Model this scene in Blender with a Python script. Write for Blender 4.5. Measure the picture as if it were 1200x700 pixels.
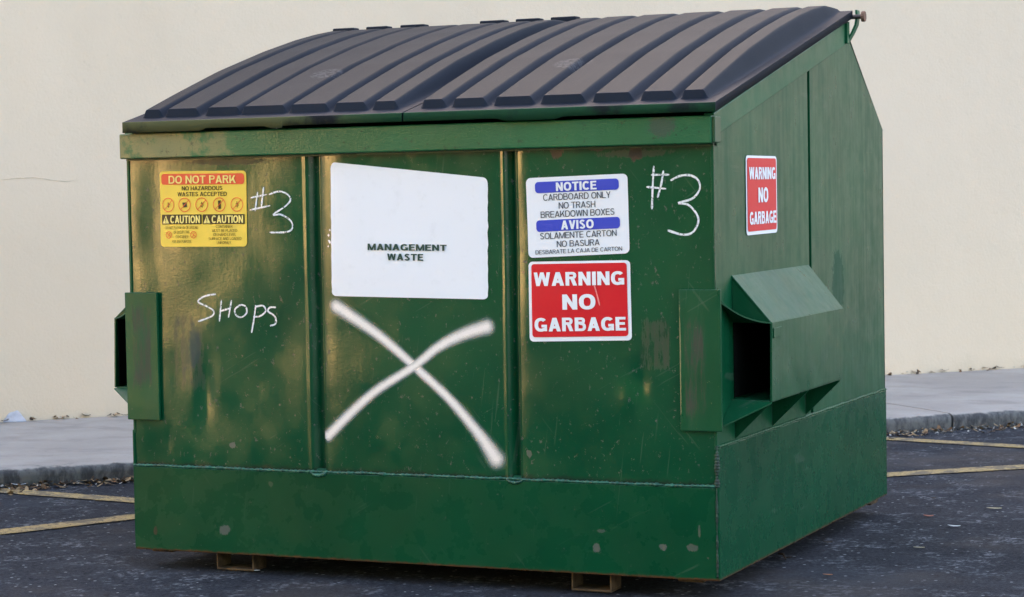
import bpy, bmesh, math, random
from mathutils import Vector, Matrix, noise as mnoise

random.seed(7)
for o in list(bpy.data.objects):
    bpy.data.objects.remove(o)
S = bpy.context.scene
COL = S.collection

# ------------------------------------------------------------------ camera
CAM = Vector((3.7344, -5.639, 1.1025))
RGT = Vector((0.914857, 0.403375, -0.018051))
UPV = Vector((-0.002461, 0.050274, 0.998732))
FWD = Vector((-0.403771, 0.913653, -0.046986))
FPX = 2628.8228
cd = bpy.data.cameras.new('camera')
cam = bpy.data.objects.new('camera', cd)
COL.objects.link(cam)
cd.sensor_width = 36.0
cd.lens = FPX / 1200 * 36
cd.clip_start = 0.05
cd.clip_end = 2000
m = Matrix.Identity(4)
for i in range(3):
    m[i][0], m[i][1], m[i][2], m[i][3] = RGT[i], UPV[i], -FWD[i], CAM[i]
cam.matrix_world = m
cd.dof.use_dof = True
cd.dof.focus_distance = 6.6
cd.dof.aperture_fstop = 11
S.camera = cam

# ------------------------------------------------------------------ light
# the sun stands behind the stucco building: the dumpster is in its open shade
SUN_EL = math.radians(20)
sdir = Vector((-0.707 * math.cos(SUN_EL), 0.707 * math.cos(SUN_EL), math.sin(SUN_EL)))
wd = bpy.data.worlds.new('World')
S.world = wd
wd.use_nodes = True
wn = wd.node_tree
bg = wn.nodes['Background']
sky = wn.nodes.new('ShaderNodeTexSky')
sky.sky_type = 'NISHITA'
sky.sun_disc = False
sky.sun_elevation = SUN_EL
sky.sun_rotation = math.atan2(sdir.x, sdir.y)
sky.air_density = 1.0
sky.dust_density = 4.0
sky.ozone_density = 0.4
tint = wn.nodes.new('ShaderNodeMix')          # white balance: warm tint multiplied into the sky colour
tint.data_type = 'RGBA'
tint.blend_type = 'MULTIPLY'
tint.inputs[0].default_value = 1.0
tint.inputs[7].default_value = (1.10, 0.975, 0.915, 1)
wn.links.new(sky.outputs[0], tint.inputs[6])
wn.links.new(tint.outputs[2], bg.inputs[0])
bg.inputs[1].default_value = 0.10
sl = bpy.data.lights.new('sun', 'SUN')
sl.energy = 5.0
sl.angle = math.radians(0.5)
sl.color = (1.0, 0.84, 0.62)
sun = bpy.data.objects.new('sun', sl)
COL.objects.link(sun)
sun.location = sdir * 30
sun.rotation_euler = (-sdir).to_track_quat('-Z', 'Y').to_euler()
S.view_settings.view_transform = 'Standard'
S.view_settings.look = 'None'
S.view_settings.gamma = 1
S.view_settings.exposure = 3.72

# ------------------------------------------------------------------ numbers
W, D = 1.83, 1.772
Z0, ZB, ZSB = 0.06, 0.311, 0.4185
ZR = 1.221
ZS, DP = 1.284, 1.3157
ROOT = Vector((W / 2, D / 2, 0))


def ray(px, py):
    return FWD + RGT * ((px - 600) / FPX) + UPV * ((350 - py) / FPX)


def on(px, py, axis, val):
    d = ray(px, py)
    return CAM + d * ((val - CAM[axis]) / d[axis])


def front(px, py):
    p = on(px, py, 1, 0.0)
    return p.x, p.z


# ------------------------------------------------------------------ node helpers
class Mat:
    def __init__(self, name):
        self.m = bpy.data.materials.new(name)
        self.m.use_nodes = True
        self.t = self.m.node_tree
        self.b = self.t.nodes['Principled BSDF']

    def n(self, typ, ins=None, **kw):
        x = self.t.nodes.new('ShaderNode' + typ)
        for k, v in kw.items():
            setattr(x, k, v)
        for k, v in (ins or {}).items():
            self.put(x.inputs[k], v)
        return x

    def put(self, sock, v):
        if isinstance(v, bpy.types.NodeSocket):
            self.t.links.new(v, sock)
        elif isinstance(v, (tuple, list)) and len(v) == 3 and sock.type == 'RGBA':
            sock.default_value = (*v, 1)
        else:
            sock.default_value = v

    def set(self, **kw):
        names = dict(col='Base Color', rough='Roughness', metal='Metallic', spec='Specular IOR Level',
                     nrm='Normal', alpha='Alpha', coat='Coat Weight', coatr='Coat Roughness')
        for k, v in kw.items():
            self.put(self.b.inputs[names[k]], v)
        return self.m

    def pos(self, scale=(1, 1, 1), off=(0, 0, 0), rot=(0, 0, 0)):
        tc = self.n('TexCoord')
        mp = self.n('Mapping', {'Vector': tc.outputs['Object'], 'Scale': scale, 'Location': off, 'Rotation': rot})
        return mp.outputs[0]

    def noise(self, scale, detail=4, rough=0.55, vec=None, dist=0.0):
        x = self.n('TexNoise', {'Scale': scale, 'Detail': detail, 'Roughness': rough, 'Distortion': dist})
        self.put(x.inputs['Vector'], vec if vec is not None else self.pos())
        return x.outputs[0]

    def rng(self, v, a, b, c=0.0, d=1.0):
        x = self.n('MapRange', {0: v, 1: a, 2: b, 3: c, 4: d})
        x.interpolation_type = 'SMOOTHSTEP'
        return x.outputs[0]

    def math(self, op, a, b=0.0):
        x = self.n('Math', operation=op)
        self.put(x.inputs[0], a)
        self.put(x.inputs[1], b)
        return x.outputs[0]

    def mix(self, f, a, b):
        x = self.n('Mix', data_type='RGBA')
        self.put(x.inputs[0], f)
        self.put(x.inputs[6], a)
        self.put(x.inputs[7], b)
        return x.outputs[2]

    def bump(self, h, strength, dist, nrm=None):
        x = self.n('Bump', {'Strength': strength, 'Distance': dist, 'Height': h})
        if nrm is not None:
            self.put(x.inputs['Normal'], nrm)
        return x.outputs[0]

    def spot(self, c, r, soft=0.5):
        """1 inside an ellipsoid about c (world point), 0 outside."""
        tc = self.n('TexCoord')
        a = self.n('VectorMath', {0: tc.outputs['Object'], 1: tuple(Vector(c) - ROOT)}, operation='SUBTRACT')
        d = self.n('VectorMath', {0: a.outputs[0], 1: tuple(r)}, operation='DIVIDE')
        ln = self.n('VectorMath', {0: d.outputs[0]}, operation='LENGTH')
        return self.rng(ln.outputs['Value'], 1.0, soft)


def _boxspot(M, c, r):
    """1 inside a soft-edged upright rectangle about c."""
    tc = M.n('TexCoord')
    a_ = M.n('VectorMath', {0: tc.outputs['Object'], 1: tuple(Vector(c) - ROOT)}, operation='SUBTRACT')
    w_ = M.n('VectorMath', {0: a_.outputs[0], 1: tuple(r)}, operation='DIVIDE')
    b_ = M.n('VectorMath', {0: w_.outputs[0]}, operation='ABSOLUTE')
    p = M.n('SeparateXYZ', {0: b_.outputs[0]})
    d = M.math('MAXIMUM', M.math('MAXIMUM', p.outputs[0], p.outputs[2]), p.outputs[1])
    d = M.math('ADD', d, M.math('MULTIPLY', M.math('SUBTRACT', M.noise(1.0, 5, .7, M.pos(scale=(70, 70, 14))), .5), .7))
    return M.rng(d, 1.0, .72)


Mat.boxspot = _boxspot


def simple(name, col, rough=0.5, spec=0.5, metal=0.0, var=0.15, vs=20, bump=0.0, bs=200):
    M = Mat(name)
    n1 = M.noise(vs, 5)
    f = M.rng(n1, 0.3, 0.7)
    c = M.mix(f, tuple(x * (1 - var) for x in col), tuple(min(1, x * (1 + var)) for x in col))
    M.set(col=c, rough=rough, spec=spec, metal=metal)
    if bump:
        M.set(nrm=M.bump(M.noise(bs, 3), bump, 0.004))
    return M.m


# ------------------------------------------------------------------ mesh helpers
def link(name, me, mat, parent=None, smooth=False, loc=None):
    o = bpy.data.objects.new(name, me)
    COL.objects.link(o)
    if mat:
        for x in (mat if isinstance(mat, list) else [mat]):
            me.materials.append(x)
    if parent:
        o.parent = parent
    if smooth:
        for p in me.polygons:
            p.use_smooth = True
    return o


class MB:
    def __init__(self):
        self.v, self.f, self.uv = [], [], None

    def poly(self, pts):
        i = len(self.v)
        self.v += [Vector(p) for p in pts]
        self.f.append(list(range(i, i + len(pts))))

    def slab(self, pts, thick, axis=None):
        """prism: polygon pts extruded by thick*axis (axis default = -normal)."""
        pts = [Vector(p) for p in pts]
        if axis is None:
            nn = Vector((0, 0, 0))
            for k in range(len(pts)):
                a, b = pts[k], pts[(k + 1) % len(pts)]
                nn += a.cross(b)
            axis = -nn.normalized()
        e = Vector(axis) * thick
        i, n = len(self.v), len(pts)
        self.v += pts + [p + e for p in pts]
        self.f.append(list(range(i, i + n)))
        self.f.append(list(range(i + 2 * n - 1, i + n - 1, -1)))
        for k in range(n):
            l = (k + 1) % n
            self.f.append([i + k, i + n + k, i + n + l, i + l])

    def box(self, a, b):
        (x0, y0, z0), (x1, y1, z1) = a, b
        self.slab([(x0, y0, z0), (x1, y0, z0), (x1, y0, z1), (x0, y0, z1)], y1 - y0, (0, 1, 0))

    def tube(self, pts, r, seg=8, closed_ends=True):
        pts = [Vector(p) for p in pts]
        rs = r if isinstance(r, list) else [r] * len(pts)
        base = len(self.v)
        for k, p in enumerate(pts):
            t = (pts[min(k + 1, len(pts) - 1)] - pts[max(k - 1, 0)]).normalized()
            ref = Vector((0, 0, 1)) if abs(t.z) < 0.9 else Vector((0, 1, 0))
            a = t.cross(ref).normalized()
            b = t.cross(a)
            for s in range(seg):
                w = 2 * math.pi * s / seg
                self.v.append(p + (a * math.cos(w) + b * math.sin(w)) * rs[k])
        for k in range(len(pts) - 1):
            for s in range(seg):
                i0 = base + k * seg + s
                i1 = base + k * seg + (s + 1) % seg
                self.f.append([i0, i1, i1 + seg, i0 + seg])
        if closed_ends:
            self.f.append([base + s for s in range(seg)][::-1])
            self.f.append([base + (len(pts) - 1) * seg + s for s in range(seg)])

    def mesh(self, name, origin=Vector((0, 0, 0)), fix=True):
        me = bpy.data.meshes.new(name)
        me.from_pydata([tuple(v - origin) for v in self.v], [], self.f)
        if fix:
            b = bmesh.new()
            b.from_mesh(me)
            bmesh.ops.recalc_face_normals(b, faces=b.faces)
            b.to_mesh(me)
            b.free()
        me.update()
        return me

    def part(self, name, mat, parent, smooth=False, bevel=0.0, fix=True):
        o = link(name, self.mesh(name, ROOT, fix), mat, parent, smooth)
        if bevel:
            bv = o.modifiers.new('bevel', 'BEVEL')
            bv.width = bevel
            bv.segments = 2
            bv.limit_method = 'ANGLE'
            bv.angle_limit = math.radians(35)
        return o


def tag(o, label=None, cat=None, kind=None, group=None):
    for k, v in (('label', label), ('category', cat), ('kind', kind), ('group', group)):
        if v:
            o[k] = v
    return o


# ------------------------------------------------------------------ materials
def paint(name, base=(0.0014, 0.056, 0.021), rough=0.17, spots=(), wear_and_tone=None, streak=0.0, orange=0.085, buckle=0.20,
          spec=0.42, dull=0.0, grime_shadow=False):
    """old glossy green enamel: brush texture, patches, rust, faded areas."""
    M = Mat(name)
    big = M.noise(2.3, 4, 0.6)
    mid = M.noise(11, 6, 0.62)
    fine = M.noise(60, 5, 0.6)
    c = M.mix(M.rng(big, 0.3, 0.7), tuple(x * 0.86 for x in base), tuple(x * 1.12 for x in base))
    c = M.mix(M.rng(mid, 0.40, 0.85, 0, 0.35), c, (base[0] * 2.2, base[1] * 1.2, base[2] * 1.25))
    r = M.rng(mid, 0.3, 0.7, rough - 0.06, rough + 0.08)
    if streak:
        st = M.noise(1.0, 5, 0.6, M.pos(scale=(38, 38, 1.6)))
        c = M.mix(M.rng(st, 0.48, 0.75, 0, streak), c, (0.018, 0.075, 0.042))
        r = M.math('ADD', r, M.rng(st, 0.4, 0.7, 0, 0.10))
    if dull:
        c = M.mix(dull, c, (0.045, 0.115, 0.075))
    # tiny chips scattered over the paint
    ch = M.rng(M.noise(95, 2, 0.4), 0.755, 0.785)
    ch = M.math('MULTIPLY', ch, M.rng(M.noise(3.1, 2), 0.45, 0.62))
    c = M.mix(M.math('MULTIPLY', ch, 0.7), c, (0.10, 0.11, 0.08))
    # scratches: long thin nicks in two directions
    for rot_, sc_, th_ in ((.5, (5, 5, 120), .70), (-.9, (4, 4, 90), .715), (1.45, (3, 3, 150), .70)):
        tilt = M.n('Mapping', {'Vector': M.pos(rot=(0, rot_, 0)), 'Scale': sc_}).outputs[0]
        sn = M.noise(1.0, 2, .4, tilt)
        sk = M.math('MULTIPLY', M.rng(sn, th_, th_ + .012), M.rng(M.noise(5.5, 2, .5, M.pos(off=(rot_ * 9, 0, 2))), .50, .60))
        c = M.mix(M.math('MULTIPLY', sk, .30), c, (0.07, 0.11, 0.075))
    if wear_and_tone:
        x0, x1 = wear_and_tone
        tc = M.n('TexCoord')
        sx = M.n('SeparateXYZ', {0: tc.outputs['Object']}).outputs[0]
        mk = M.rng(sx, x1 - ROOT.x, x0 - ROOT.x)
        wn_ = M.math('ADD', M.noise(14, 7, 0.68), M.math('MULTIPLY', mk, 0.22))
        w_ = M.math('MULTIPLY', M.rng(wn_, 0.60, 0.74), mk)
        c = M.mix(M.math('MULTIPLY', w_, 0.8), c, (0.19, 0.18, 0.085))
        sp = M.rng(M.noise(55, 4, 0.7), 0.62, 0.68)
        c = M.mix(M.math('MULTIPLY', sp, 0.6), c, (0.012, 0.022, 0.014))
    for (cc, rr, col, strength, thr) in spots:
        if col == SCUFF:        # rubbed by the lift forks, in vertical runs
            s = M.boxspot(cc, rr)
            k = M.math('MULTIPLY', s, M.rng(M.noise(1.0, 6, 0.75, M.pos(scale=(75, 75, 9))), thr + .03, thr + 0.24, .08, .85))
        else:                   # chipped patch with a ragged outline
            s = M.spot(cc, tuple(v * 1.25 for v in rr), 0.0)
            k = M.rng(M.math('ADD', M.math('MULTIPLY', s, .50), M.noise(1.0, 6, 0.78, M.pos(scale=(62, 62, 44)))), thr + .30, thr + .36)
        c = M.mix(M.math('MULTIPLY', k, strength), c, col)
        r = M.math('ADD', r, M.math('MULTIPLY', k, 0.25))
    if grime_shadow:      # dark line above the weld: bead shadow and dirt painted together
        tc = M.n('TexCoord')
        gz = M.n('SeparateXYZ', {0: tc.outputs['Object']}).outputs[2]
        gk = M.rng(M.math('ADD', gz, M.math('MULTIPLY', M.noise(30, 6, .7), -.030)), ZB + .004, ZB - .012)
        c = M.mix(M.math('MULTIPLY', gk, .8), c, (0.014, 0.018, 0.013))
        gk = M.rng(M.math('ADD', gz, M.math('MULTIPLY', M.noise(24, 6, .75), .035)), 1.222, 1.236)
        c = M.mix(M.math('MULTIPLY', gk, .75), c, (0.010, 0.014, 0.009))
    # rusty bare bottom edge
    tc = M.n('TexCoord')
    sz = M.n('SeparateXYZ', {0: tc.outputs['Object']}).outputs[2]
    ed = M.rng(M.math('ADD', sz, M.math('MULTIPLY', fine, 0.014)), Z0 + 0.016, Z0 + 0.008)
    c = M.mix(ed, c, (0.10, 0.045, 0.02))
    # large buckling of the sheet, brushed runs, then orange peel
    n1 = M.bump(M.noise(3.2, 2, 0.5), buckle, 0.02)
    n2 = M.bump(M.noise(1.0, 3, 0.5, M.pos(scale=(26, 26, 6))), 0.06, 0.006, n1)
    n3 = M.bump(M.noise(1.0, 3, 0.6, M.pos(scale=(110, 110, 190))), orange, 0.0030, n2)
    M.set(col=c, rough=r, nrm=n3, spec=spec)
    return M.m


SCUFF = (0.060, 0.048, 0.040)
RUST = (0.085, 0.030, 0.014)
PRIMER = (0.105, 0.11, 0.095)


def fs(px, py, wx, wz, col, st=0.8, thr=0.42):
    x, z = front(px, py)
    return ((x, 0, z), (wx, 0.2, wz), col, st, thr)


M_front = paint('green_enamel_front', grime_shadow=True, spots=[
    fs(221, 412, .055, .125, SCUFF, .7, .36), fs(228, 405, .03, .09, (.03, .045, .05), .6),
    fs(768, 404, .045, .075, SCUFF, .65, .36),
    fs(745, 178, .022, .030, (.035, .016, .010), 1, .30), fs(652, 176, .026, .026, (.035, .016, .010), 1, .33), fs(700, 174, .04, .012, (.03, .02, .012), .9, .40),
    fs(272, 522, .012, .01, PRIMER, .8, .3), fs(620, 532, .012, .012, PRIMER, .6, .35),
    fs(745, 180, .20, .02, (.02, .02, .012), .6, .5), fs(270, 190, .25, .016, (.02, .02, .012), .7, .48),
])
M_band = paint('green_enamel_band', base=(0.0012, 0.053, 0.021), rough=0.27, spec=.16, orange=0.08, buckle=0.2, spots=[
    fs(264, 621, .026, .020, PRIMER, .8, .36), fs(700, 642, .014, .018, PRIMER, .8, .34),
    fs(705, 622, .02, .006, PRIMER, .5, .4), fs(778, 641, .016, .012, PRIMER, .8, .36),
    fs(812, 642, .024, .016, PRIMER, .6, .40), fs(183, 622, .010, .016, (.05, .035, .02), .8, .36),
    fs(318, 567, .012, .012, (.07, .09, .05), .6, .4), fs(820, 622, .005, .03, PRIMER, .5, .4),
])
M_side = paint('green_enamel_side', base=(0.0025, 0.064, 0.025), rough=0.32, spec=.20, streak=0.2, orange=0.06, buckle=0.30,
               spots=[((W, 1.20, .80), (.1, .10, .15), (.02, .06, .035), .5, .4)])
M_rail = paint('green_enamel_rail', base=(0.012, 0.105, 0.042), rough=0.34, spec=.32, wear_and_tone=(0.15, 0.75), orange=0.3,
               spots=[((1.70, -.03, 1.27), (.06, .1, .05), (.06, .06, .05), .6, .45)])
M_siderail = paint('green_enamel_side_rail', base=(0.008, 0.085, 0.036), rough=0.40, spec=.22, orange=0.1)
M_pock = paint('green_enamel_pocket', base=(0.003, 0.066, 0.025), rough=0.32, spec=.26, streak=0.3, orange=0.08, buckle=0.5,
               spots=[((1.775, -.01, .63), (.032, .04, .14), SCUFF, .85, .38), ((.045, -.01, .67), (.036, .04, .13), SCUFF, .85, .34), ((1.7335, -.01, .65), (.0032, .04, .20), (.26, .24, .11), .8, .34)])
M_inner = simple('pocket_shade_paint', (0.004, 0.005, 0.004), 0.9, 0.05)  # near-black that stands for shade inside the fork pockets
M_back = simple('green_enamel_plain', (0.004, 0.05, 0.018), 0.42)
M_weld = simple('weld_bead_paint', (0.010, 0.085, 0.052), 0.38, var=.5, vs=70, bump=.5, bs=160)
M_dirtyweld = simple('dirty_weld', (0.012, 0.035, 0.022), .6, var=.7, vs=60, bump=.5, bs=160)
M_rusty = simple('rusty_channel_steel', (0.10, 0.062, 0.034), 0.75, 0.3, var=.55, vs=26, bump=.3)
M_rod = simple('hinge_steel', (0.07, 0.055, 0.05), 0.5, 0.5, .4, var=.4, vs=40)
M_bolt = simple('rusty_bolt_steel', (0.20, 0.105, 0.07), 0.7, 0.3, var=.4, vs=60)


def lid_material():
    M = Mat('dark_plastic_lid')
    wr = M.n('Attribute', attribute_name='wear_and_tone').outputs['Fac']     # greyer tone on rib tops and front lip
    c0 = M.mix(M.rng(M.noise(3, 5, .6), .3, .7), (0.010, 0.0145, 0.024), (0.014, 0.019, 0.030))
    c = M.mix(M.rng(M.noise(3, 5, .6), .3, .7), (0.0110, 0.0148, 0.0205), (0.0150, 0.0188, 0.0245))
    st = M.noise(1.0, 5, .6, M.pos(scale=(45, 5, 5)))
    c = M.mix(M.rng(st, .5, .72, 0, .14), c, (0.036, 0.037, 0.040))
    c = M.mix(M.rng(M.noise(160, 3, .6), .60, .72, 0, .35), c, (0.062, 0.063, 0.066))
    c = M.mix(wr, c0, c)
    # green and tan overspray on the front lip
    tc = M.n('TexCoord')
    s = M.n('SeparateXYZ', {0: tc.outputs['Object']})
    lip = M.rng(s.outputs[1], -.044 - ROOT.y, -.0495 - ROOT.y)
    k = M.math('MULTIPLY', lip, M.rng(M.noise(5.5, 6, .6), .34, .50))
    tint = M.mix(M.rng(s.outputs[0], .45 - ROOT.x, .95 - ROOT.x), (0.13, 0.14, 0.065), (0.016, 0.080, 0.040))
    c = M.mix(M.math('MULTIPLY', k, .75), c, tint)
    for (cc, rr) in (((.50, .33, 1.49), (.055, .06, .09)), ((1.30, .33, 1.49), (.065, .06, .09))):
        k = M.math('MULTIPLY', M.spot(cc, rr, .8), M.rng(M.noise(48, 4, .7, dist=1.5), .42, .60))
        c = M.mix(M.math('MULTIPLY', k, .35), c, (0.12, 0.12, 0.13))
    n = M.bump(M.noise(260, 3, .6), .18, .002)
    M.set(col=c, rough=.62, nrm=n, spec=0.07)
    return M.m


M_lid = lid_material()


def vinyl(name, col, dirt=0.12, rough=0.4):
    M = Mat(name)
    c = M.mix(M.rng(M.noise(26, 6, .65), .52, .80, 0, dirt), col, (0.22, 0.21, 0.17))
    n = M.bump(M.noise(16, 3), .10, .006)
    M.set(col=c, rough=rough, nrm=n, spec=.25)
    return M.m


V_white = vinyl('white_vinyl', (0.77, 0.78, 0.83), .10)
V_yellow = vinyl('yellow_vinyl', (0.80, 0.56, 0.075), .18)
V_red = vinyl('red_vinyl', (0.60, 0.008, 0.020), .04)
V_fade = vinyl('faded_red_vinyl', (0.72, 0.085, 0.035), .1)
V_blue = vinyl('blue_vinyl', (0.038, 0.060, 0.48), .06)
V_black = vinyl('black_vinyl_ink', (0.030, 0.028, 0.025), .1)
V_brown = vinyl('worn_brown_ink', (0.11, 0.068, 0.010), .1)
V_dark = vinyl('worn_black_ink', (0.040, 0.026, 0.008), .2)
V_green = vinyl('dark_green_ink', (0.015, 0.055, 0.045), .1)
V_grey = vinyl('grey_ink', (0.040, 0.042, 0.055), .1)
V_lemon = vinyl('pale_yellow_ink', (0.86, 0.70, 0.22), .1)


def chalk():
    M = Mat('white_marker_paint')
    a = M.rng(M.noise(150, 4, .75), .36, .50, 0.25, .95)
    M.set(col=(0.80, 0.81, 0.83), rough=.6, alpha=a)
    return M.m


M_chalk = chalk()


def spray():
    M = Mat('white_spray_paint')
    at = M.n('Attribute', attribute_name='across')
    d = at.outputs['Fac']
    e = M.math('ADD', d, M.math('MULTIPLY', M.math('SUBTRACT', M.noise(26, 5, .6), .5), .08))
    soft = M.rng(e, 1.0, .10)
    fleck = M.rng(M.noise(260, 3, .6), .35, .65, .82, 1.0)
    a = M.math('MULTIPLY', M.math('POWER', soft, 2.0), fleck)
    core = M.math('MULTIPLY', M.rng(e, .44, .10), .95)
    a = M.math('MAXIMUM', a, core)
    M.set(col=(0.88, 0.80, 0.75), rough=.55, alpha=a)
    return M.m


M_spray = spray()


def wall_material():
    M = Mat('cream_stucco')
    pz = M.pos()
    c = M.mix(M.rng(M.noise(.55, 5, .6), .3, .7), (0.668, 0.538, 0.408), (0.712, 0.577, 0.445))
    c = M.mix(M.rng(M.noise(1.0, 5, .6, M.pos(scale=(1.4, 1.4, .35))), .5, .75, 0, .5), c, (0.63, 0.51, 0.39))
    c = M.mix(M.rng(M.noise(24, 5, .7), .60, .76, 0, .30), c, (0.52, 0.42, 0.31))
    # dirt splashed up along the foot
    tc = M.n('TexCoord')
    z = M.n('SeparateXYZ', {0: tc.outputs['Object']}).outputs[2]
    foot = M.rng(M.math('ADD', z, M.math('MULTIPLY', M.noise(5, 6, .65), .35)), .36, .12)
    c = M.mix(M.math('MULTIPLY', foot, .30), c, (0.40, 0.33, 0.22))
    low = M.rng(z, 1.6, .2, 0, .35)
    c = M.mix(low, c, (0.66, 0.525, 0.365))
    n = M.bump(M.noise(75, 5, .7), .35, .006)
    n = M.bump(M.noise(6, 3, .5), .25, .02, n)
    M.set(col=c, rough=.9, spec=.2, nrm=n)
    return M.m


def asphalt_material():
    M = Mat('worn_asphalt')
    c = M.mix(M.rng(M.noise(.8, 6, .6), .3, .7), (0.0165, 0.018, 0.0228), (0.029, 0.0312, 0.0385))
    c = M.mix(M.rng(M.noise(85, 5, .8), .42, .68, 0, .85), c, (0.066, 0.070, 0.083))
    c = M.mix(M.rng(M.noise(26, 5, .8), .53, .63, 0, .75), c, (0.010, 0.010, 0.012))
    # pale scuffed aggregate in drifts
    st = M.noise(5.0, 6, .72)
    g = M.noise(34, 5, .8)
    k = M.math('MULTIPLY', M.rng(st, .47, .66), M.rng(g, .47, .62))
    c = M.mix(M.math('MULTIPLY', k, .9), c, (0.225, 0.230, 0.250))
    c = M.mix(M.rng(M.noise(1.7, 4, .6, M.pos(off=(7, 2, 0))), .52, .70, 0, .4), c, (0.072, 0.077, 0.090))
    # loose pale grit
    vo = M.n('TexVoronoi', {'Scale': 30.0, 'Randomness': 1.0})
    M.put(vo.inputs['Vector'], M.pos())
    pick = M.n('SeparateColor', {0: vo.outputs['Color']}).outputs[0]
    spk = M.math('MULTIPLY', M.rng(vo.outputs['Distance'], .20, .10), M.math('GREATER_THAN', pick, .62))
    c = M.mix(M.math('MULTIPLY', spk, .8), c, (0.30, 0.305, 0.32))
    vo2 = M.n('TexVoronoi', {'Scale': 19.0, 'Randomness': 1.0})
    M.put(vo2.inputs['Vector'], M.pos(off=(.3, .2, 0)))
    pick2 = M.n('SeparateColor', {0: vo2.outputs['Color']}).outputs[1]
    spk2 = M.math('MULTIPLY', M.rng(vo2.outputs['Distance'], .085, .05), M.math('GREATER_THAN', pick2, .80))
    c = M.mix(M.math('MULTIPLY', spk2, .8), c, (0.5, 0.5, 0.5))
    # brown dust
    br = M.rng(M.noise(1.1, 5, .6, M.pos(off=(3.1, 1.7, 0))), .50, .68, 0, .55)
    c = M.mix(br, c, (0.085, 0.070, 0.062))
    n = M.bump(M.noise(230, 4, .8), .7, .006)
    n = M.bump(M.noise(14, 4, .6), .25, .012, n)
    M.set(col=c, rough=M.rng(M.noise(3, 4), .3, .7, .85, .98), nrm=n, spec=.08)
    return M.m


def concrete_material():
    M = Mat('weathered_concrete')
    c = M.mix(M.rng(M.noise(1.3, 6, .65), .3, .7), (0.320, 0.285, 0.255), (0.410, 0.370, 0.335))
    st = M.noise(1.0, 6, .65, M.pos(scale=(3, 5, 1), rot=(0, 0, math.radians(-44))))
    c = M.mix(M.rng(st, .48, .68, 0, .5), c, (0.235, 0.205, 0.185))
    c = M.mix(M.rng(M.noise(70, 5, .75), .52, .72, 0, .4), c, (0.20, 0.20, 0.205))
    # grimy kerb face: everything that stands vertical at the front edge
    gm = M.n('NewGeometry')
    tc = M.n('TexCoord')
    z = M.n('SeparateXYZ', {0: tc.outputs['Object']}).outputs[2]
    gr = M.math('ADD', z, M.math('MULTIPLY', M.math('SUBTRACT', M.noise(13, 6, .7), .5), .026))
    soot = M.mix(M.rng(M.noise(1.0, 6, .75, M.pos(scale=(22, 22, 9))), .40, .62), (0.028, 0.030, 0.037), (0.12, 0.118, 0.115))
    c = M.mix(M.rng(gr, .0735, .066, 0, .90), c, soot)
    n = M.bump(M.noise(150, 4, .7), .4, .004)
    n = M.bump(M.noise(12, 4, .6), .2, .01, n)
    M.set(col=c, rough=.92, spec=.12, nrm=n)
    return M.m


def line_material():
    M = Mat('worn_yellow_road_paint')
    c = M.mix(M.rng(M.noise(9, 5, .6), .3, .7), (0.38, 0.27, 0.115), (0.48, 0.36, 0.19))
    k = M.rng(M.noise(9, 6, .75), .46, .58)
    k2 = M.rng(M.noise(80, 4, .75), .50, .60, 0, .85)
    c = M.mix(M.math('MAXIMUM', M.math('MULTIPLY', k, .75), k2), c, (0.07, 0.066, 0.066))
    n = M.bump(M.noise(230, 4, .8), .5, .004)
    M.set(col=c, rough=.9, spec=.1, nrm=n)
    return M.m


M_wall, M_asph, M_conc, M_line = wall_material(), asphalt_material(), concrete_material(), line_material()

# ------------------------------------------------------------------ setting
# asphalt ground, one sheet to the horizon
g = MB()
R_ = 600
g.poly([(-R_, -R_, 0), (R_, -R_, 0), (R_, R_, 0), (-R_, R_, 0)])
tag(link('asphalt_ground', g.mesh('asphalt_ground'), M_asph), kind='structure')

# sidewalk slabs between kerb line and wall line
K0, K1 = Vector((-1.183, 1.773, 0)), Vector((1.237, 4.115, 0))
KD = (K1 - K0).normalized()
Q0, Q1 = Vector((-2.266, 3.307, 0)), Vector((0.678, 6.253, 0))
QD = (Q1 - Q0).normalized()


def kerb_pt(s):
    return K0 + KD * s


def wall_pt(s):
    return Q0 + QD * s


def q_at(p):       # matching station on the wall line for a kerb point
    return (p - Q0).dot(QD)


JP = Vector((1.387, 4.443, 0))                 # a joint seen in the photo
s0 = (JP - K0).dot(KD)
mb = MB()
step = 2.4
gap = 0.012
for k in range(-10, 9):
    a, b = s0 + k * step + gap / 2, s0 + (k + 1) * step - gap / 2
    p, q = kerb_pt(a), kerb_pt(b)
    pw, qw = wall_pt(q_at(p)), wall_pt(q_at(q))
    ext = Vector((-KD.y, KD.x, 0)) * 0.25
    n_in = Vector((-KD.y, KD.x, 0))
    # profile with a rounded kerb nose
    prof = [(0.012, 0.0), (0.004, 0.040), (0.006, 0.058), (0.016, 0.068), (0.032, 0.0735)]
    prevs = None
    rows = []
    segs = 14
    for j in range(segs + 1):
        u = j / segs
        base = p.lerp(q, u)
        back = pw.lerp(qw, u) + ext
        w = 0.006 * mnoise.noise(base * 4.0)
        row = [base + n_in * (d + w) + Vector((0, 0, z + 0.004 * mnoise.noise(base * 6 + Vector((0, 0, z * 30)))))
               for d, z in prof]
        row.append(base + n_in * 0.16 + Vector((0, 0, 0.0755)))
        row.append(back + Vector((0, 0, 0.080)))
        rows.append(row)
    i0 = len(mb.v)
    nr = len(rows[0])
    for row in rows:
        mb.v += row
    for j in range(segs):
        for l in range(nr - 1):
            a_ = i0 + j * nr + l
            mb.f.append([a_, a_ + nr, a_ + nr + 1, a_ + 1])
    for j in (0, segs):      # slab end faces down in the joint
        row = rows[j]
        mb.poly(list(row) + [row[-1] * 1 - Vector((0, 0, 0.08)), row[0].copy()])
fill = MB()
a, b = s0 - 10 * step, s0 + 9 * step
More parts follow.
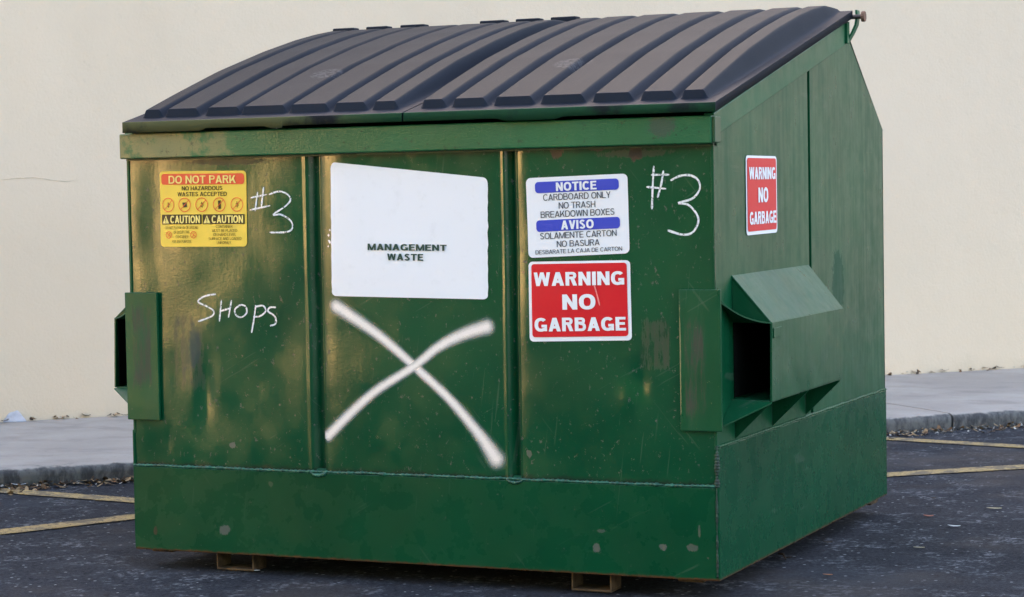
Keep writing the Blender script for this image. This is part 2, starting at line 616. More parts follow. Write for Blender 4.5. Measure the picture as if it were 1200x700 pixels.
p, q = kerb_pt(a) + n_in * .03, kerb_pt(b) + n_in * .03
fill.slab([p + Vector((0, 0, .066)), q + Vector((0, 0, .066)), wall_pt(q_at(q)) + Vector((0, 0, .066)), wall_pt(q_at(p)) + Vector((0, 0, .066))], .06, (0, 0, -1))
sw = link('sidewalk', mb.mesh('sidewalk'), M_conc, smooth=True)
sw.data.set_sharp_from_angle(angle=math.radians(50))
tag(sw, kind='structure')
M_joint = simple('dirty_joint_fill', (0.15, 0.145, 0.135), .95, .1)
tag(link('sidewalk_joint_fill', fill.mesh('sidewalk_joint_fill'), M_joint), kind='structure')

# stucco wall
wl = MB()
QN = Vector((-QD.y, QD.x, 0))
a, b = wall_pt(-7), wall_pt(14)
wl.slab([a, b, b + QN * .3, a + QN * .3], 4.6, (0, 0, 1))
wroot = link('stucco_wall', wl.mesh('stucco_wall'), M_wall)
tag(wroot, 'plain cream stucco wall rising from the sidewalk behind the dumpster', 'wall')
cp = MB()
e = QN * .05
cp.slab([a - e + Vector((0, 0, 4.6)), b - e + Vector((0, 0, 4.6)), b + QN * .35 + Vector((0, 0, 4.6)), a + QN * .35 + Vector((0, 0, 4.6))], .08, (0, 0, 1))
link('coping', cp.mesh('coping'), simple('grey_metal_coping', (.35, .35, .36), .5), wroot)
# a thin repaired crack, left of the dumpster
ck = MB()
pts = []
for px, py in ((0, 211), (20, 209), (42, 208), (60, 211), (78, 213), (92, 211)):
    C_ = CAM
    d = ray(px, py)
    t = (Q0 - C_).dot(QN) / d.dot(QN)
    pts.append(C_ + d * t - QN * .0005)
ck.tube(pts, [.001, .0018, .002, .002, .0018, .0008], 5)
link('crack', ck.mesh('crack'), simple('tan_filler', (.62, .50, .375), .9, .1), wroot)


# unseen building added behind the camera so its tan face mirrors gold in the paint
sb = MB()
sb.slab([(-25, -26, 0), (-14.3, -22.2, 0), (-14.3, -30, 0), (-25, -30, 0)], 8, (0, 0, 1))
reflector = link('reflector_building', sb.mesh('reflector_building'), simple('reflector_tan', (.72, .54, .27), .9, .2, vs=2))
tag(reflector, 'added unseen building mirrored in the front paint, tan with a dark wing', 'building')
sb = MB()
sb.box((-14.29, -30, 0), (30, -22.3, 12))  # unseen dark block, added to keep most of the front's reflection dark
link('dark_reflection_wing', sb.mesh('dark_reflection_wing'), simple('dark_wing_green', (.007, .022, .009), .9, .2, vs=2), reflector)
sb = MB()
sb.box((-34.2, -22.25, 9), (-12.9, -21.7, 9.3))  # roof slab of the added building
link('roof', sb.mesh('roof'), simple('reflector_roof_dark', (.05, .05, .05), .9, .2, vs=2), reflector)


# unseen tan ground sheet, added to mirror gold lower on the front paint
fc = MB()
fc.poly([(-26, -24, .004), (-14.4, -22.4, .004), (-6.5, -8.9, .004), (-10, -8.2, .004)])
tag(link('gold_reflection_ground', fc.mesh('gold_reflection_ground'), simple('gold_reflection_tan', (.34, .26, .15), .9, .2, vs=2)), kind='structure')


# painted stall lines
def stripe(pts, wdt, name='painted_line'):
    mbx = MB()
    pts = [Vector((x, y, 0.004)) for x, y in pts]
    dense = []
    for a_, b_ in zip(pts[:-1], pts[1:]):
        n_ = max(2, int((b_ - a_).length / .02))
        dense += [a_.lerp(b_, i / n_) for i in range(n_)]
    dense.append(pts[-1])
    i0 = len(mbx.v)
    for i, p_ in enumerate(dense):
        t_ = (dense[min(i + 1, len(dense) - 1)] - dense[max(i - 1, 0)]).normalized()
        nn = Vector((-t_.y, t_.x, 0))
        for sgn in (1, -1):
            w_ = wdt * .5 * (1 + .10 * mnoise.noise(p_ * 14 + Vector((sgn * 9, 0, 0))) + .10 * mnoise.noise(p_ * 50 + Vector((sgn * 5, 0, 0))))
            mbx.v.append(p_ + nn * sgn * w_)
    for i in range(len(dense) - 1):
        k = i0 + 2 * i
        mbx.f.append([k, k + 1, k + 3, k + 2])
    tag(link(name, mbx.mesh(name), M_line), kind='structure')


stripe([(-1.6, 1.382), (-1.48, 1.358), (-.855, 1.272), (-.36, 1.19)], .10)
stripe([(-1.6, -.30), (-.85, .47), (-.615, .907), (.4, 1.83), (1.59, 2.725), (2.035, 3.107), (3.3, 4.15)], .115)
stripe([(.95, 4.0), (1.283, 3.93), (1.905, 3.776), (2.7, 3.60)], .10)

# ------------------------------------------------------------------ dumpster
dump = bpy.data.objects.new('dumpster', None)
dump.location = ROOT
COL.objects.link(dump)
tag(dump, 'green steel dumpster with ribbed dark plastic lids, standing on the asphalt', 'dumpster')

# front sheet: three slightly bowed bays between two pressed grooves
DENTS = []
for px, py, rx, rz, dp in ((240, 452, .028, .09, -.006), (228, 455, .03, .09, .004), (750, 452, .024, .045, -.0055),
                           (738, 466, .030, .040, .0045), (330, 400, .12, .14, -.006), (440, 300, .16, .25, .003),
                           (198, 512, .010, .035, -.0016), (700, 480, .18, .12, .004), (690, 250, .25, .2, -.003),
                           (480, 470, .2, .15, .003), (180, 250, .06, .25, -.004)):
    DENTS.append((*front(px, py), rx, rz, dp))


def gy(x, z):
    """depth of the front sheet (y), 0 = nominal plane, positive = inwards."""
    y = 0.0
    for x0, x1 in ((.602, .652), (1.221, 1.263)):
        w = x1 - x0
        t = (x - x0) / w
        if 0 < t < 1:
            pr = t / .68 if t < .68 else (1 - (t - .68) / .32)
            pr = max(0, min(1, pr))
            pr = pr * pr * (3 - 2 * pr)
            y += .026 * pr
        # the bay right of each groove starts set back and turns out
        if x >= x1:
            y += .0052 * math.exp(-(x - x1) / .028)
        if x < x0:
            y += .0020 * math.exp(-(x0 - x) / .03)
    if x < .12:
        y += .004 * math.exp(-x / .035)
    for cx, cz, rx, rz, dp in DENTS:
        q = ((x - cx) / rx) ** 2 + ((z - cz) / rz) ** 2
        if q < 9:
            y -= dp * math.exp(-q)
    y += .0040 * mnoise.noise(Vector((x * 3.1, z * 2.3, 3.3)))
    y += .0013 * mnoise.noise(Vector((x * 9, z * 7, 1.3)))
    return y


xs = [i * W / 230 for i in range(231)]
for x0, x1 in ((.602, .652), (1.221, 1.263)):
    xs += [x0 + (x1 - x0) * t / 16 for t in range(17)]
xs = sorted(set(round(x, 4) for x in xs))
zs = [ZB - .012 + i * (1.262 - ZB + .012) / 130 for i in range(131)]
fp = MB()
fp.v = [Vector((x, gy(x, z), z)) for z in zs for x in xs]
nx = len(xs)
fp.f = [[j * nx + i, j * nx + i + 1, (j + 1) * nx + i + 1, (j + 1) * nx + i] for j in range(len(zs) - 1) for i in range(nx - 1)]
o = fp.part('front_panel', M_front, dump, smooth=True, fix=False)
sd = o.modifiers.new('thick', 'SOLIDIFY')
sd.thickness = .006
sd.offset = -1

# base band: front plate, side plates, back
bb = MB()
bb.slab([(-.002, -.004, Z0), (W - .004, -.004, Z0), (W - .004, -.004, ZB), (-.002, -.004, ZB)], .012, (0, 1, 0))
bb.slab([(W + .004, -.003, Z0), (W + .004, D, Z0), (W + .004, D, ZSB), (W + .004, -.003, ZSB)], .012, (-1, 0, 0))
bb.slab([(-.004, -.001, Z0), (-.004, D, Z0), (-.004, D, ZSB), (-.004, -.001, ZSB)], .0, (1, 0, 0)) if False else None
bb.slab([(-.005, .0, Z0), (-.005, D, Z0), (-.005, D, ZSB), (-.005, .0, ZSB)], .010, (1, 0, 0))
bb.part('base_band', M_band, dump, bevel=.004)
fl = MB()
fl.box((.012, .012, Z0 + .004), (W - .012, D - .012, Z0 + .016))
fl.part('floor_plate', M_rusty, dump)

# side sheets: front and rear sheets with a recessed seam between them


def side(xo, sgn):
    s_ = MB()
    ax = (-sgn, 0, 0)
    zt = lambda y: 1.296 + .243 * y
    ys = .893
    s_.slab([(xo, .0, ZSB - .01), (xo, ys - .008, ZSB - .01), (xo, ys - .008, zt(ys - .008)), (xo, .0, 1.296)], .008, ax)
    s_.slab([(xo, ys + .016, ZSB - .01), (xo, D, ZSB - .01), (xo, D, ZS), (xo, DP, zt(DP)), (xo, ys + .016, zt(ys + .016))], .008, ax)
    s_.slab([(xo - sgn * .014, ys - .02, ZSB - .01), (xo - sgn * .014, ys + .03, ZSB - .01), (xo - sgn * .014, ys + .03, zt(ys)), (xo - sgn * .014, ys - .02, zt(ys))], .006, ax)
    s_.part('side_panel', M_side, dump, bevel=.0015)
    # corner post: closes the seam to the front sheet
    r_ = MB()
    r_.slab([(xo + sgn * .004, -.002, 1.239), (xo + sgn * .004, 1.322, 1.239 + .2375 * 1.322), (xo + sgn * .004, 1.318, 1.303 + .243 * 1.318), (xo + sgn * .004, -.002, 1.303)], .030, ax)
    r_.part('side_rail', M_siderail, dump, bevel=.003)


side(W, 1)
side(0.0, -1)
# lower piece of the front right corner under the side band top
bk = MB()
bk.slab([(0, D, Z0), (W, D, Z0), (W, D, ZS), (0, D, ZS)], .008, (0, -1, 0))
bk.slab([(0, D, ZS), (W, D, ZS), (W, DP, 1.60), (0, DP, 1.60)], .008)
bk.part('back_panel', M_back, dump)

# front top rail
tr = MB()
tr.slab([(-.004, -.030, 1.223), (1.836, -.030, 1.223), (1.836, -.030, 1.297), (-.004, -.030, 1.297)], .055, (0, 1, 0))
tr.part('top_rail', M_rail, dump, bevel=.004)
ec = MB()
ec.slab([(1.8365, -.026, 1.226), (1.8365, .024, 1.226), (1.8365, .024, 1.294), (1.8365, -.026, 1.294)], .008, (1, 0, 0))
ec.part('rail_end_cap', M_back, dump, bevel=.002)
fg = MB()       # folded flange that overhangs the front sheet under the rail
fg.slab([(.0, -.001, 1.2235), (W, -.001, 1.2235), (W, .03, 1.2235), (0, .03, 1.2235)], .006, (0, 0, -1))
fg.part('rail_flange', M_back, dump)

# weld beads


def bead(pts, r, n, name='weld_bead', jit=.35, mat=None):
    pts = [Vector(p) for p in pts]
    out, rs = [], []
    tot = sum((b_ - a_).length for a_, b_ in zip(pts[:-1], pts[1:]))
    for a_, b_ in zip(pts[:-1], pts[1:]):
        k = max(2, int(n * (b_ - a_).length / tot))
        for i in range(k):
            p = a_.lerp(b_, i / k)
            w = mnoise.noise(p * 45)
            w2 = mnoise.noise(p * 12 + Vector((4, 4, 4)))
            out.append(p + Vector((0, 0, .0022 * w2)))
            rs.append(r * (1 + jit * w + .25 * math.sin(i * 1.9)))
    out.append(pts[-1])
    rs.append(r * .8)
    q = MB()
    q.tube(out, rs, 7)
    return q.part(name, mat or M_weld, dump, smooth=True)


bead([(0, -.002, ZB + .002), (W - .002, -.002, ZB + .002)], .0042, 420, jit=.75)
bead([(W + .0015, .0, ZSB + .001), (W + .0015, D, ZSB + .001)], .0042, 260, mat=M_side)
bead([(W - .001, -.003, ZB), (W, -.002, ZSB + .004)], .0055, 44, jit=.8, mat=M_dirtyweld)
bead([(W - .003, -.002, Z0 + .01), (W - .002, -.003, ZB)], .0030, 60, jit=.8, mat=M_dirtyweld)
for xg in (.628, 1.243):
    bead([(xg - .026, -.003, ZB + .001), (xg - .016, -.005, ZB - .006), (xg, -.0055, ZB - .0085), (xg + .016, -.005, ZB - .005), (xg + .024, -.003, ZB + .002)], .0045, 22, jit=1.1)
    pg = MB()
    pg.slab([(xg - .022, -.0035, ZB - .007), (xg + .020, -.0035, ZB - .007), (xg + .028, .012, ZB + .012), (xg - .03, .012, ZB + .012)], .01)
    pg.part('groove_stop', M_band, dump, bevel=.002)

# skids: channel runners under the floor
for x0, x1 in ((.250, .376), (1.386, 1.505)):
    for y0 in (.045, D - .16):
        k = MB()
        k.slab([(x0, y0, .004), (x1, y0, .004), (x1, y0, .010), (x0, y0, .010)], .075, (0, 1, 0))
        k.slab([(x0, y0, .0105), (x0 + .005, y0, .0105), (x0 + .005, y0, Z0 + .003), (x0, y0, Z0 + .003)], .075, (0, 1, 0))
        k.slab([(x1 - .005, y0, .0105), (x1, y0, .0105), (x1, y0, Z0 + .003), (x1 - .005, y0, Z0 + .003)], .075, (0, 1, 0))
        k.part('skid', M_rusty, dump, bevel=.0015)
for (x, y) in ((.05, .06), (W - .10, .05), (W - .05, D - .16), (.05, D - .16)):
    k = MB()
    k.box((x - .035, y, Z0 - .016), (x + .04, y + .09, Z0 + .003))
    k.part('corner_pad', M_rusty, dump, bevel=.004)


# fork pockets
def pocket(X, sg, k=1.0):
    P = lambda dx, y, z: (X + sg * dx * k, y, z)
    pt = MB()
    # slanting roof, outer wall, floor
    pt.slab([P(.001, .138, .870), P(.11, .141, .743), P(.11, .858, .743), P(.001, .872, .872)], .006, (-sg * .6, 0, -.8))
    pt.slab([P(.112, .141, .743), P(.112, .132, .530), P(.112, .842, .536), P(.112, .860, .743)], .006, (-sg, 0, 0))
    pt.slab([P(.106, .132, .532), P(.001, .124, .535), P(.001, .835, .535), P(.106, .840, .536)], .006, (0, 0, -1))
    pt.slab([P(.001, .846, .540), P(.105, .846, .540), P(.105, .846, .735), P(.001, .846, .855)], .006, (0, -1, 0))  # rear plate added to keep the pocket mouth dark
    pt.slab([P(.0005, .140, .866), P(.106, .142, .744), P(.0005, .140, .748)], .004, (0, 1, 0))
    root_ = pt.part('fork_pocket', M_pock, dump, bevel=.0015)
    # flared guide lips at the mouth
    gl = MB()
    cols = 8
    for i in range(cols):
        for_ = []
        for t in (i / cols, (i + 1) / cols):
            y = .030 + .111 * t
            xx = .110 * t
            zz = .812 - .069 * (t ** .75) - .010 * math.sin(math.pi * t)
            for_.append((xx, y, zz))
        (xa, ya, za), (xb, yb, zb_) = for_
        gl.slab([P(.0008, ya, .806 - .06 * (i / cols)), P(xa + .001, ya, za), P(xb + .001, yb, zb_), P(.0008, yb, .806 - .06 * ((i + 1) / cols))], .004, (0, 0, -1))
    gl.part('guide_lip', M_pock, root_)
    gl = MB()
    gl.slab([P(.001, .022, .470), P(.112, .131, .5285), P(.001, .124, .534)], .004, (0, 0, -1))
    gl.part('guide_lip', M_pock, root_)
    for y in (.150, .49, .825):
        gs = MB()
        gs.slab([P(.001, y, .528), P(.108, y, .5285), P(.001, y, .425)], .006, (0, 1, 0))
        gs.part('gusset', M_pock, root_)
    lin = MB()  # black sheets painting the shade within the pocket
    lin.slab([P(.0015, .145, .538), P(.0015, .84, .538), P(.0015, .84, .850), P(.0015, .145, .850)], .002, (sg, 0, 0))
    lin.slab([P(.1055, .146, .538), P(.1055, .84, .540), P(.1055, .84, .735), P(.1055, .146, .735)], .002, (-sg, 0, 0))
    lin.part('pocket_shade_sheets', M_inner, root_)
    tb = MB()
    tb.slab([P(.1155, .147, .700), P(.1155, .215, .702), P(.1155, .215, .728), P(.1155, .147, .727)], .003, (-sg, 0, 0))
    tb.part('tab', M_pock, root_, bevel=.001)


pocket(W, 1)
pocket(0.0, -1, 1.36)
for x0, x1, z0, z1 in ((1.732, 1.848, .461, .838), (-.011, .101, .449, .828)):
    gp = MB()
    gp.slab([(x0, -.012, z0), (x1, -.012, z0), (x1, -.012, z1), (x0, -.012, z1)], .010, (0, 1, 0))
    gp.part('wear_plate', M_pock, dump, bevel=.002)

# lids


def bulge(y):
    pts = [(-.06, 0), (.001, 0), (.0065, .0235), (.10, .032), (.17, .038), (.32, .049), (.42, .056), (.70, .063), (.91, .061), (1.05, .054), (1.18, .043), (1.276, .020), (1.33, .006)]
    for (a_, ha), (b_, hb) in zip(pts[:-1], pts[1:]):
        if y <= b_:
            t = (y - a_) / (b_ - a_)
            return ha + (hb - ha) * max(0, t)
    return .006


BUL = [bulge(-.06 + i * .01) for i in range(140)]
for _ in range(3):      # smooth the crest behind the square front end
    BUL = [BUL[i] if i < 9 or i > 136 else (BUL[i - 1] + BUL[i] * 2 + BUL[i + 1]) / 4 for i in range(140)]


def crest(y):
    if y < .03:
        return bulge(y)
    t = (y + .06) / .01
    i = min(138, int(t))
    return BUL[i] + (BUL[i + 1] - BUL[i]) * (t - i)


def smooth(a, b, t):
    t = max(0, min(1, (t - a) / (b - a)))
    return t * t * (3 - 2 * t)


def flange(y):
    return 1.330 + .24 * (y + .05)


def make_lid(x0, x1, ribs, skirt_tab):
    first, last = ribs[0][0], ribs[-1][1]

    def h(x, y, want_k=False):
        b_ = crest(y)
        rise = min(b_, .024 + .017 * smooth(.08, .45, y))
        floor = max(0.0, b_ - rise)
        wide = .012 + .30 * b_
        inside = smooth(first - wide * .7, first + .004, x) * (1 - smooth(last - .004, last + wide, x))
        k = 0.0
        for a_, c_ in ribs:
            la = wide * .5 if a_ == first else .009
            rc = wide * .75 if c_ == last else .020 + .012 * smooth(.02, .35, y)
            k = max(k, smooth(a_ - la, a_ + .005, x) * (1 - smooth(c_ - .003, c_ + rc, x)))
        if want_k:
            return k * smooth(.006, .012, y)
        return flange(y) + floor * inside + rise * k

    X = set([x0, x0 + .004, x1 - .004, x1])
    for a_, c_ in ribs:
        X |= {a_ - .014 + i * .0025 for i in range(10)} | {c_ - .006 + i * .003 for i in range(16)}
        X |= {a_ + (c_ - a_) * i / 4 for i in range(1, 4)}
    X = sorted(x for x in set(round(v, 4) for v in X) if x0 <= x <= x1)
    Y = [-.05, -.047, -.03, -.012, -.004, 0, .001, .003, .005, .0066, .009, .016, .022] + [.03 + i * .0215 for i in range(61)]
    q = MB()
    q.v = [Vector((x, y, h(x, y))) for y in Y for x in X]
    n_ = len(X)
    ny = len(Y)
    q.f = [[j * n_ + i, j * n_ + i + 1, (j + 1) * n_ + i + 1, (j + 1) * n_ + i] for j in range(ny - 1) for i in range(n_ - 1)]
    # turned-down skirt all round
    loop = [i for i in range(n_)] + [j * n_ + n_ - 1 for j in range(1, ny)] + [(ny - 1) * n_ + i for i in range(n_ - 2, -1, -1)] + [j * n_ for j in range(ny - 2, 0, -1)]
    base = len(q.v)
    for i in loop:
        v = q.v[i]
        dz = .024
        for ta, tb_ in skirt_tab:
            if v.y < -.04 and ta < v.x < tb_:
                dz = .031
        q.v.append(v + Vector((0, 0, -dz)))
    L = len(loop)
    for k in range(L):
        l = (k + 1) % L
        q.f.append([loop[l], loop[k], base + k, base + l])
    wear_and_tone = [smooth(.80, 1.0, h(v.x, v.y, True)) if i < base else 0.0 for i, v in enumerate(q.v)]
    wear_and_tone = [.65 if (i >= base or v.y < -.0475) and v.y < .3 else w_ for i, (v, w_) in enumerate(zip(q.v, wear_and_tone))]
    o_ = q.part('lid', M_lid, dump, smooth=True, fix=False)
    at = o_.data.attributes.new('wear_and_tone', 'FLOAT', 'POINT')
    at.data.foreach_set('value', wear_and_tone)
    o_.data.set_sharp_from_angle(angle=math.radians(42))
    sd_ = o_.modifiers.new('thick', 'SOLIDIFY')
    sd_.thickness = .005
    sd_.offset = -1
    # hinge knuckles along the back edge
    return o_


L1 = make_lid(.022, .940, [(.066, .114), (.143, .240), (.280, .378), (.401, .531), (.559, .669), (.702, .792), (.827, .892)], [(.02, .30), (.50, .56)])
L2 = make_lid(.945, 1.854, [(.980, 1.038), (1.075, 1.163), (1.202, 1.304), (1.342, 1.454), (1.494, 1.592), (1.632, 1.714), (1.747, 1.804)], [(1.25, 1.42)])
for lid_o, spans in ((L1, ((393, 418), (432, 457), (472, 500))), (L2, ((565, 594), (607, 635), (648, 678)))):
    for a_, b_ in spans:
        y = 1.335
        xa, xb = on(a_, 34, 1, y).x, on(b_, 34, 1, y).x
        k = MB()
        k.box((xa, y - .022, 1.660), (xb, y + .022, 1.687))
        k.part('hinge_knuckle', M_lid, lid_o, bevel=.004)

# hinge rod and its end bracket
hr = MB()
hr.tube([(-.03, 1.335, 1.640), (1.885, 1.335, 1.640)], .0075, 10)
hrod = hr.part('hinge_rod', M_rod, dump, smooth=False)
for xx in (-.03, 1.885):
    bh = MB()
    bh.tube([(xx - .006, 1.335, 1.640), (xx + .006, 1.335, 1.640)], .017, 12)
    bh.part('bolt_head', M_bolt, hrod, bevel=.002)
for X, sg in ((W, 1), (0, -1)):
    br_ = MB()
    path = [(.034, 1.352, 1.662), (.036, 1.350, 1.640), (.033, 1.345, 1.615), (.022, 1.338, 1.588), (.010, 1.332, 1.566)]
    for (a_, b_) in zip(path[:-1], path[1:]):
        w1 = .016
        br_.slab([(X + sg * a_[0], a_[1] - w1, a_[2]), (X + sg * b_[0], b_[1] - w1, b_[2]), (X + sg * b_[0], b_[1] + w1, b_[2]), (X + sg * a_[0], a_[1] + w1, a_[2])], .007, (-sg, 0, 0))
    br_.slab([(X + sg * .012, 1.300, 1.555), (X + sg * .012, 1.326, 1.555), (X + sg * .012, 1.326, 1.625), (X + sg * .012, 1.300, 1.618)], .008, (-sg, 0, 0))
    br_.part('hinge_bracket', M_siderail, dump, bevel=.001)


# ------------------------------------------------------------------ stickers and writing
class Sheet:
    """a flat label glued to the front sheet (or right side); u to the right, v downwards."""

    def __init__(self, quad, where='front'):
        self.q, self.w = [Vector((a_, b_)) for a_, b_ in quad], where
        self.wid = (self.q[1] - self.q[0]).length
        self.hei = (self.q[3] - self.q[0]).length

    def at(self, u, v, lift):
        tl, trr, brr, bl = self.q
        p = tl.lerp(trr, u).lerp(bl.lerp(brr, u), v)
        if self.where_front():
            return Vector((p.x, gy(p.x, p.y) - lift, p.y))
        return Vector((W + lift, p.x, p.y))

    def where_front(self):
        return self.w == 'front'

    def rrect(self, mbx, u0, v0, u1, v1, rad, lift, nu=14, nv=14, rough_edge=0.0):
        """rounded rectangle as a strip grid that follows the sheet metal."""
        h_ = (v1 - v0) * self.hei
        rows = []
        vs = sorted(set([0, 1] + [i / nv for i in range(nv + 1)] + [min(1, rad * (1 - math.cos(a_ * math.pi / 12)) / h_) for a_ in range(7)] + [max(0, 1 - rad * (1 - math.cos(a_ * math.pi / 12)) / h_) for a_ in range(7)]))
        i0 = len(mbx.v)
        for t in vs:
            d = min(t, 1 - t) * h_
            ins = 0 if d >= rad else rad - math.sqrt(max(0, rad * rad - (rad - d) ** 2))
            ins /= self.wid
            for i in range(nu + 1):
                u = (u0 + ins) + (u1 - u0 - 2 * ins) * i / nu
                v = v0 + (v1 - v0) * t
                if rough_edge and i in (0, nu):
                    u += rough_edge * mnoise.noise(Vector((v * 26, u * 9, 0))) * (1 if i else .6)
                mbx.v.append(self.at(u, v, lift))
        for j in range(len(vs) - 1):
            for i in range(nu):
                k = i0 + j * (nu + 1) + i
                mbx.f.append([k, k + nu + 1, k + nu + 2, k + 1])

    def ring(self, mbx, u, v, r, t, lift, n=28):
        i0 = len(mbx.v)
        for i in range(n):
            w = 2 * math.pi * i / n
            for rr in (r, r - t):
                mbx.v.append(self.at(u + rr * math.cos(w) / self.wid, v + rr * math.sin(w) / self.hei, lift))
        for i in range(n):
            k, l = i0 + 2 * i, i0 + 2 * ((i + 1) % n)
            mbx.f.append([k, l, l + 1, k + 1])

    def line(self, mbx, a_, b_, t, lift):
        A, B = Vector((a_[0] * self.wid, a_[1] * self.hei)), Vector((b_[0] * self.wid, b_[1] * self.hei))
        d = (B - A).normalized()
        n_ = Vector((-d.y, d.x)) * t / 2
        mbx.poly([self.at(p.x / self.wid, p.y / self.hei, lift) for p in (A + n_, B + n_, B - n_, A - n_)])

    def polygon(self, mbx, pts, lift):
        mbx.poly([self.at(u, v, lift) for u, v in pts])

    def text(self, mbx, s, u0, u1, v0, v1, lift, w=.14):
        x, parts = 0.0, []
        for ch in s:
            if ch == ' ':
                x += .34
                continue
            polys, wd_ = glyph(ch, w)
            parts += [([(px + x, py) for px, py in pl], k) for k, pl in enumerate(polys)]
            x += wd_ + .045 + .16 * w
        tot = x - .045 - .16 * w
        for pl, k in parts:
            mbx.poly([self.at(u0 + (u1 - u0) * px / tot, v1 - (v1 - v0) * py, lift + .00007 * (k % 5)) for px, py in pl])


def ribbon(pts, w, closed=False):
    """quads of even width along a centre line."""
    P = [Vector(p) for p in pts]
    n = len(P)
    side_ = []
    for i in range(n):
        a_ = P[(i - 1) % n] if (closed or i) else P[i]
        c_ = P[(i + 1) % n] if (closed or i < n - 1) else P[i]
        d = (c_ - a_).normalized()
        nn = Vector((-d.y, d.x)) * w / 2
        side_.append((tuple(P[i] + nn), tuple(P[i] - nn)))
    m_ = n if closed else n - 1
    return [[side_[i][0], side_[i][1], side_[(i + 1) % n][1], side_[(i + 1) % n][0]] for i in range(m_)]


def arc(cx, cy, rx, ry, a0, a1, n=14, e=2.35):
    out = []
    for i in range(n + 1):
        t = math.radians(a0 + (a1 - a0) * i / n)
        c_, s_ = math.cos(t), math.sin(t)
        out.append((cx + rx * math.copysign(abs(c_) ** (2 / e), c_), cy + ry * math.copysign(abs(s_) ** (2 / e), s_)))
    return out


